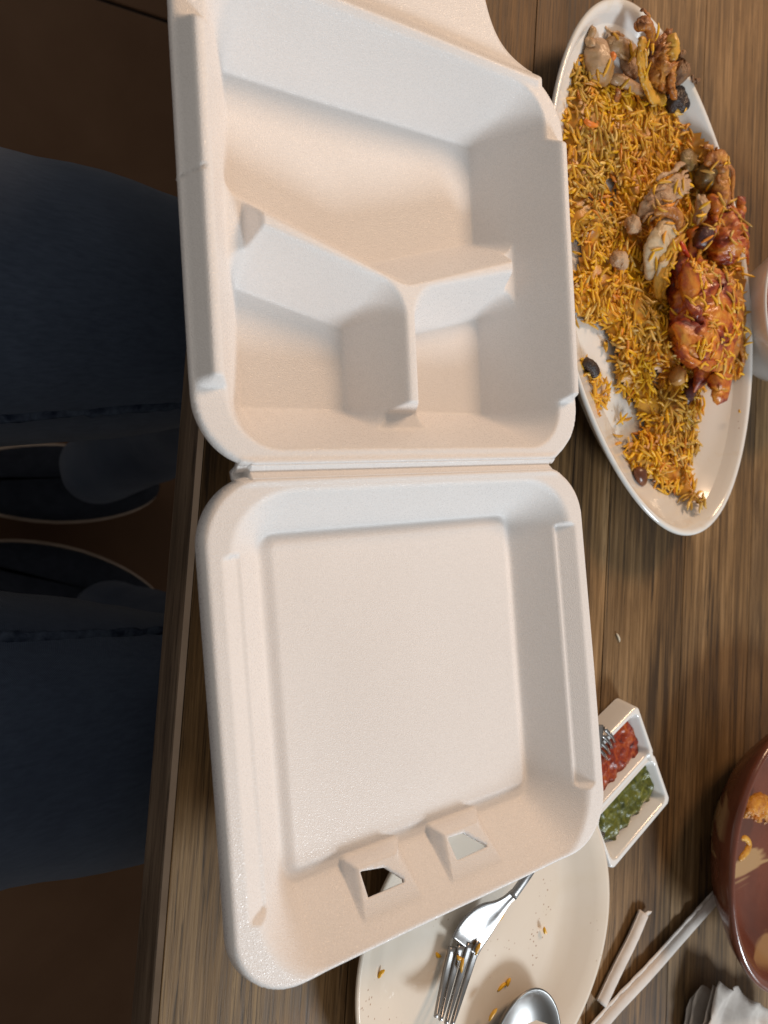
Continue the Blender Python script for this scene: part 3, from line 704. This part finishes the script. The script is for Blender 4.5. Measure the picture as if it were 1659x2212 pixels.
def grid_obj(name, out, hgt, half, step, mat, zoff=0.0):
    na = int(2 * half[0] / step) + 1; nb = int(2 * half[1] / step) + 1
    A, B_ = np.meshgrid(np.linspace(-half[0], half[0], na), np.linspace(-half[1], half[1], nb))
    sd = out(A, B_); ins_ = sd < .45 * step
    keep = ins_[:-1, :-1] & ins_[1:, :-1] & ins_[:-1, 1:] & ins_[1:, 1:]; cnt = np.zeros(A.shape, int)
    for i in (0, 1):
        for j in (0, 1): cnt[i:i + keep.shape[0], j:j + keep.shape[1]] += keep
    bd = (cnt > 0) & (cnt < 4)
    for it in range(3):
        sd = out(A, B_); e = .05; gx_ = (out(A + e, B_) - out(A - e, B_)) / .1; gy_ = (out(A, B_ + e) - out(A, B_ - e)) / .1
        mv = np.clip(sd, -step, step); A = np.where(bd, A - mv * gx_, A); B_ = np.where(bd, B_ - mv * gy_, B_)
    Z = hgt(A, B_) + zoff; idx = np.full(A.shape, -1); u = cnt > 0; idx[u] = np.arange(u.sum())
    f = np.c_[idx[:-1, :-1][keep], idx[:-1, 1:][keep], idx[1:, 1:][keep], idx[1:, :-1][keep]]
    return mesh_obj(name, (np.c_[A[u], B_[u], Z[u]] / 1000).tolist(), f.tolist(), mat)
dish = grid_obj('sauce_dish', dish_out, dish_h, (48, 42), .8, china_plain)
dish.location = dish_c; dish.rotation_euler[2] = ang
tag(dish, 'small white two-compartment dish of red and green sauce', 'dish')
def nz2(A, B_, s, o):
    return np.array([[noise.noise(Vector((a * s, b * s, o))) + .5 * noise.noise(Vector((a * s * 2.4, b * s * 2.4, o))) for a, b in zip(ra, rb)] for ra, rb in zip(A, B_)])
def sauce_mat(name, stops, seed):
    k = N(name); c = k.coord(loc=(seed, seed, 0)); f = k.noise(c, 150, 6, .7, .8)
    k.p(Base_Color=k.ramp(f, stops), Roughness=.34, Specular_IOR_Level=.35)
    k.bump(k.noise(c, 330, 4, .6), .5, .0010); return k.m
red_s = sauce_mat('red_chilli_sauce', [(.30, (.07, .008, .006)), (.45, (.24, .026, .008)), (.6, (.38, .075, .012)), (.76, (.50, .19, .03))], 0)
grn_s = sauce_mat('green_herb_sauce', [(.30, (.022, .030, .005)), (.46, (.075, .085, .010)), (.62, (.14, .145, .018)), (.78, (.22, .21, .045))], 3)
def so(cx, cy, hx, hy): return lambda A, B_: rrect(A, B_, cx, cy, hx, hy, 8) + 1.3 * np.sin(A * .6 + 1) + 1.1 * np.sin(B_ * .45 + A * .2)
rs = grid_obj('red_sauce', so(-19.5, 4.5, 15.6, 28), lambda A, B_: 11.5 + 1.5 * nz2(A, B_, .16, 1) - 2.5 * np.exp(np.clip(so(-19.5, 4.5, 15.6, 28)(A, B_), -20, 2) / 2.0), (46, 40), 1.0, red_s)
gs = grid_obj('green_sauce', so(18.5, 3.5, 15.4, 29), lambda A, B_: 11.5 + 1.5 * nz2(A, B_, .15, 7) - 2.5 * np.exp(np.clip(so(18.5, 3.5, 15.4, 29)(A, B_), -20, 2) / 2.0), (46, 40), 1.0, grn_s)
for o, t in ((rs, 'chunky red chilli sauce filling one side of the twin dish'), (gs, 'coarse green herb sauce filling one side of the twin dish')):
    o.location = dish_c; o.rotation_euler[2] = ang; tag(o, t, 'sauce')
tea = empty('small_fork'); tag(tea, 'small steel fork dipping into the red sauce from under the lid', 'fork')
a0 = P(1322, 1622, .013); a1 = P(1308, 1601, .0195)
V, F = wstrip([(a1.x - .075, a1.y + .022, .0030, .0045), (a1.x - .05, a1.y + .014, .0085, .0030), (a1.x - .022, a1.y + .007, .0150, .003), (a1.x - .012, a1.y + .005, .0188, .008), (a1.x - .004, a1.y + .003, .0195, .0085)], .002)
mesh_obj('handle', V, F, steel, tea)
dt = Vector((a0.x - a1.x + .004, a0.y - a1.y - .003, 0)); sn = Vector((-dt.y, dt.x, 0)).normalized()
for k_ in (-1.5, -.5, .5, 1.5):
    st = Vector((a1.x - .005, a1.y + .0033, .0195)) + sn * (k_ * .0045); en = Vector((a0.x, a0.y, .0120)) + sn * (k_ * .0042)
    md = (st + en) / 2 + Vector((0, 0, .0015))
    V, F = wstrip([(*st, .0013), (*md, .0012), (*en, .0008)], .0018, 10); mesh_obj('tine', V, F, steel, tea)

# ------------------------------------------------------------------ clay bowl, small bowl
def clay_mat():
    k = N('glazed_red_clay'); c = k.coord()
    base = k.ramp(k.noise(c, 30, 5), [(.3, (.110, .030, .016)), (.7, (.165, .050, .028))])
    sm = k.ramp(k.noise(k.coord((9, 34, 9), rot=(0, 0, R(35))), 1.0, 3, .5, .5), [(.57, 0.0), (.60, 1.0)])
    sep = k.n('ShaderNodeSeparateXYZ'); k.set(sep.inputs[0], c)
    low = k.ramp(sep.outputs['Z'], [(.030, 1.0), (.038, 0.0)])
    base = k.mix(k.math('MULTIPLY', k.math('MULTIPLY', sm, low), .9), base, (.42, .27, .13))
    k.p(Base_Color=base, Roughness=k.ramp(k.noise(c, 40, 4), [(.4, .16), (.7, .34)]), Specular_IOR_Level=.55)
    k.bump(k.noise(c, 90, 4), .15, .001); return k.m
cb = lathe('clay_bowl', [(0, .002), (.046, .002), (.048, 0), (.053, 0), (.056, .003), (.080, .017), (.098, .034), (.1040, .0425), (.1050, .0455), (.1040, .0478), (.1015, .0482), (.0985, .0465), (.0955, .0420),
                         (.088, .0290), (.074, .0160), (.055, .0095), (.03, .0078), (0, .0075)], clay_mat(), n=128, wob=.002)
cb.location = (.352, -.308, .0004); tag(cb, 'round red-brown clay bowl with scraped sauce at the table side', 'bowl')
scrap_m = roast_mat('orange_scrap', [(.3, (.36, .10, .01)), (.55, (.62, .27, .02)), (.8, (.76, .45, .08))], 110, .25, .7, 13)
food('orange_scrap', [(1612, 1768, 27, 3), (1622, 1745, 27, 7), (1640, 1738, 24, 8), (1655, 1752, 20, 6), (1650, 1765, 18, 3)], scrap_m, 'orange shredded food scrap inside the clay bowl', 'food scrap', 28, 14, 2.6, 170, .7, 2.5, fib=14)
food('onion_ring', [(1596, 1858, 26, 1.5), (1608, 1846, 26, 2.6), (1618, 1826, 24, 2.6), (1612, 1812, 25, 2.4), (1602, 1812, 27, 1.6)], strip_m, 'yellow curled onion ring inside the clay bowl', 'onion', 28, 10, .6, 220, .7, 4.5)
sb = lathe('small_bowl', [(0, .002), (.036, .002), (.038, 0), (.041, 0), (.043, .003), (.050, .012), (.057, .028), (.066, .043), (.0695, .0480), (.0700, .0495), (.0690, .0503), (.0672, .0496), (.062, .042), (.054, .027), (.047, .014), (.03, .008), (0, .007)], china_plain, n=96, ax=(.004, -.004))
sb.location = (.3945, .112, .0004); tag(sb, 'white china bowl of brown-red stew beside the platter', 'bowl')
stew_m = roast_mat('brown_red_stew', [(.3, (.07, .016, .006)), (.5, (.20, .045, .012)), (.7, (.36, .11, .03))], 130, .2, .8, 14)
st_ = lathe('stew', [(.0, .020), (.048, .020), (.0575, .0362), (.050, .0375), (.03, .0385), (0, .039)], stew_m, n=64, ax=(.004, -.004))
st_.location = (.3945, .112, .0004); tag(st_, 'brown-red shredded stew inside the small white bowl', 'stew')

# ------------------------------------------------------------------ paper straws and napkin
paper_m = simple('white_paper', (.60, .54, .49), (.70, .64, .59), 60, .85, .25, .0006, .2, bscale=260)
def straw(pts, label, frilled):
    s_ = empty('straw_wrapper'); tag(s_, label, 'straw wrapper')
    C = catmull(pxp(pts), 40); rings = []
    for i in range(40):
        c = Vector(C[i][:3]); t = Vector(C[min(i + 1, 39)][:3]) - Vector(C[max(0, i - 1)][:3]); t.normalize()
        sd_ = t.cross(Vector((0, 0, 1))).normalized(); u = sd_.cross(t); w = C[i][3]
        ring = []
        for j in range(14):
            a = 2 * math.pi * j / 14; w2 = w * (1 + .025 * noise.noise(Vector((i * .5, j * .9, w * 1e3))))
            ring.append(c + sd_ * (w2 * math.cos(a)) + u * (w2 * .55 * math.sin(a)))
        rings.append(ring)
    V, F = ring_surface(rings); mesh_obj('paper_tube', V, F, paper_m, s_)
    # flat glued seam along one side
    rows = []
    for i in range(40):
        c = Vector(C[i][:3]); t = Vector(C[min(i + 1, 39)][:3]) - Vector(C[max(0, i - 1)][:3]); t.normalize()
        sd_ = t.cross(Vector((0, 0, 1))).normalized(); w = C[i][3]; wz = (.0005 * math.sin(i * 1.9) + .0004 * math.sin(i * 4.7)) * (1 if frilled else .25)
        e = c - sd_ * (w * .8); f_ = c - sd_ * (w * (1.75 if frilled else 1.25) + wz)
        rows.append([e + Vector((0, 0, .0004)), f_ + Vector((0, 0, .0012 + wz)), f_ + Vector((0, 0, .0009 + wz)), e])
    V, F = ring_surface(rows); mesh_obj('glued_seam', V, F, paper_m, s_)
    return s_
s1 = straw([(1298, 2168, 3.4, 5.6), (1334, 2092, 3.4, 5.6), (1365, 2030, 3.4, 5.5), (1390, 1972, 3.4, 5.4)], 'short torn white paper straw wrapper on the wood', False)
tq = P(1390, 1968, .005)
ev = [(tq.x - .003, tq.y - .002, .0052), (tq.x + .004, tq.y - .001, .0058), (tq.x + .010, tq.y - .004, .0045), (tq.x + .011, tq.y - .0065, .0030), (tq.x + .004, tq.y - .008, .0025), (tq.x - .001, tq.y - .007, .0030)]
te = mesh_obj('torn_end', ev, [(0, 1, 4, 5), (1, 2, 3, 4)], paper_m, s1); te.modifiers.new('t', 'SOLIDIFY').thickness = .0002
straw([(1275, 2240, 3.4, 5.4), (1335, 2172, 3.4, 5.4), (1403, 2100, 3.4, 5.3), (1472, 2022, 3.4, 5.2), (1522, 1966, 3.4, 5.2), (1560, 1924, 3.4, 5.0)], 'long white paper straw wrapper reaching under the clay bowl', True)
nap = empty('paper_napkin', (0, 0, 0)); tag(nap, 'crumpled white paper napkin by the clay bowl', 'napkin')
nm = simple('napkin_tissue', (.50, .45, .41), (.60, .55, .50), 40, .9, .35, .0008, .15, bscale=320)
n0, n1, n2 = P(1502, 2160, .012), P(1552, 2118, .020), P(1680, 2188, .020)
for L_ in range(4):
    na = 40; nb = 26; V = []; F = []
    for i in range(na):
        for j in range(nb):
            s_, t_ = i / (na - 1), j / (nb - 1)
            base = n1 + (n2 - n1) * s_ * 1.1; dirv = (n0 - n1); down = Vector((-.006, -.070, 0))
            p = base + Vector((dirv.x, dirv.y, 0)) * (1 - s_) * min(1, t_ * 4) * .9 + down * t_ * (1 + .2 * L_)
            z = .021 - L_ * .0046 + .0065 * noise.noise(Vector((s_ * 4 + t_ * 2, t_ * 3, L_ * 3.3))) + .0045 * (.4 - abs(noise.noise(Vector((s_ * 7 + t_ * 5, t_ * 6, L_)))))  - .004 * t_ * (1 - s_) - .002 * (1 - s_)
            V.append((p.x - .003 * L_ * (1 - s_) + .005 * noise.noise(Vector((t_ * 5, L_ * 2.7, 1))), p.y - .004 * L_ + .006 * noise.noise(Vector((s_ * 5, L_ * 1.7, 4))), max(z, .0012 + .0005 * (3 - L_))))
    for i in range(na - 1):
        for j in range(nb - 1): F.append((i * nb + j, i * nb + j + 1, (i + 1) * nb + j + 1, (i + 1) * nb + j))
    o = mesh_obj('ply', V, F, nm, nap); o.modifiers.new('t', 'SOLIDIFY').thickness = .0003

# ------------------------------------------------------------------ seated person and chair
denim = denim_mat()
person = empty('person', (-.55, 0, FLOOR)); tag(person, 'seated person in dark blue jeans, legs going under the table', 'person')
bm = bmesh.new(); lay = bm.verts.layers.skin.verify()
def sv(x, y, z, rx, ry=None):
    v = bm.verts.new((x, y, z)); v[lay].radius = (rx, ry or rx); return v
pel = sv(-.58, -.01, -.13, .15, .12); pel[lay].use_root = True
hl_ = [pel]
for (h, k1, k2, kn, sh, an) in (((-.44, .105, -.150), (-.24, .114, -.168), (-.08, .124, -.180), (.035, .130, -.200), (.05, .085, -.45), (-.02, .030, -.665)),
                                ((-.44, -.115, -.150), (-.24, -.132, -.168), (-.10, -.166, -.180), (.015, -.186, -.200), (.03, -.165, -.45), (-.02, -.145, -.665))):
    prev = pel
    for (q, r) in ((h, .100), (k1, .100), (k2, .092), (kn, .080), (sh, .060), (an, .050)):
        v = sv(*q, r); bm.edges.new((prev, v)); prev = v
me = bpy.data.meshes.new('jeans'); bm.to_mesh(me); bm.free(); me.materials.append(denim)
jo = bpy.data.objects.new('jeans', me); COL.objects.link(jo); jo.parent = person; jo.matrix_parent_inverse = Matrix.Translation((.55, 0, -FLOOR))
sk = jo.modifiers.new('skin', 'SKIN'); sk.use_smooth_shade = True
ss = jo.modifiers.new('sub', 'SUBSURF'); ss.levels = 3; ss.render_levels = 3
tex = bpy.data.textures.new('wrinkle', 'CLOUDS'); tex.noise_scale = .09; tex.noise_depth = 3
dm = jo.modifiers.new('wr', 'DISPLACE'); dm.texture = tex; dm.strength = .012; dm.mid_level = .5; dm.texture_coords = 'LOCAL'
inv = Matrix.Translation((.55, 0, -FLOOR))
stitch = simple('denim_seam', (.012, .018, .036), (.060, .078, .115), 120, .9, .6, .001, .1)
bpy.context.view_layer.update()
dg = bpy.context.evaluated_depsgraph_get(); ev_ = jo.evaluated_get(dg); em = ev_.to_mesh()
mw = jo.matrix_world
jt = BVHTree.FromPolygons([tuple(mw @ v.co) for v in em.vertices], [tuple(f.vertices) for f in em.polygons])
for y0, y1 in ((.026, .060), (-.056, -.106)):
    pts = []
    for q in range(13):
        x = -.42 + q * .034; y = y0 + (y1 - y0) * max(0, (q - 3) / 9)
        h = jt.ray_cast(Vector((x, y, .2)), Vector((0, 0, -1)))
        if h[0] is not None: pts.append((x, y, h[0].z + .0004, .0036))
    if len(pts) > 3:
        V, F = tube(pts, 90, 8, .0012, 300, .4, 1.0); o = mesh_obj('side_seam', V, F, stitch, person); o.matrix_parent_inverse = inv
shoe_m = simple('navy_canvas', (.010, .013, .022), (.018, .022, .034), 60, .8, .2, .001, .2)
sole_m = simple('pale_rubber_sole', (.34, .25, .19), (.42, .32, .25), 40, .6)
for tip, yaw in ((P(342, 1052, FLOOR + .025), R(-4)), (P(352, 1330, FLOOR + .025), R(-24))):
    def srings(prof, up):
        rr = []
        for zz, gr in prof:
            ring = []
            for j in range(48):
                t = 2 * math.pi * j / 48; c, s_ = math.cos(t), math.sin(t)
                L = .140; wv = .050 - .009 * max(0, -c) - .004 * math.cos(2 * t)
                ring.append((-.140 + (L + gr) * c * (abs(c) ** -.12 if abs(c) > .02 else 1), (wv + gr) * s_ * (abs(s_) ** -.15 if abs(s_) > .02 else 1), zz))
            rr.append(ring)
        return ring_surface(rr)
    sh_e = mesh_obj('shoe', *srings([(.026, -.003), (.045, -.004), (.060, -.014), (.072, -.030), (.078, -.044)], 0), shoe_m, person)
    so_ = mesh_obj('sole', *srings([(0.0005, -.003), (.006, 0), (.024, 0.001), (.030, -.001), (.030, -.005)], 0), sole_m, sh_e)
    sh_e.matrix_parent_inverse = inv
    sh_e.location = (tip.x, tip.y, FLOOR); sh_e.rotation_euler[2] = yaw
chair = empty('dining_chair', (-.55, -.02, FLOOR)); tag(chair, 'brown wooden chair under the person in jeans', 'chair')
ch_m = simple('chair_wood', (.10, .045, .016), (.16, .075, .028), 20, .4)
box('seat', (-.30, -.245, .455), (.33, .285, .485), ch_m, chair, .012)
for x in (-.27, .28):
    for y in (-.21, .25): box('leg', (x - .018, y - .018, .0005), (x + .018, y + .018, .4545), ch_m, chair, .004)
box('backrest', (-.32, -.22, .4855), (-.29, .26, .92), ch_m, chair, .01)
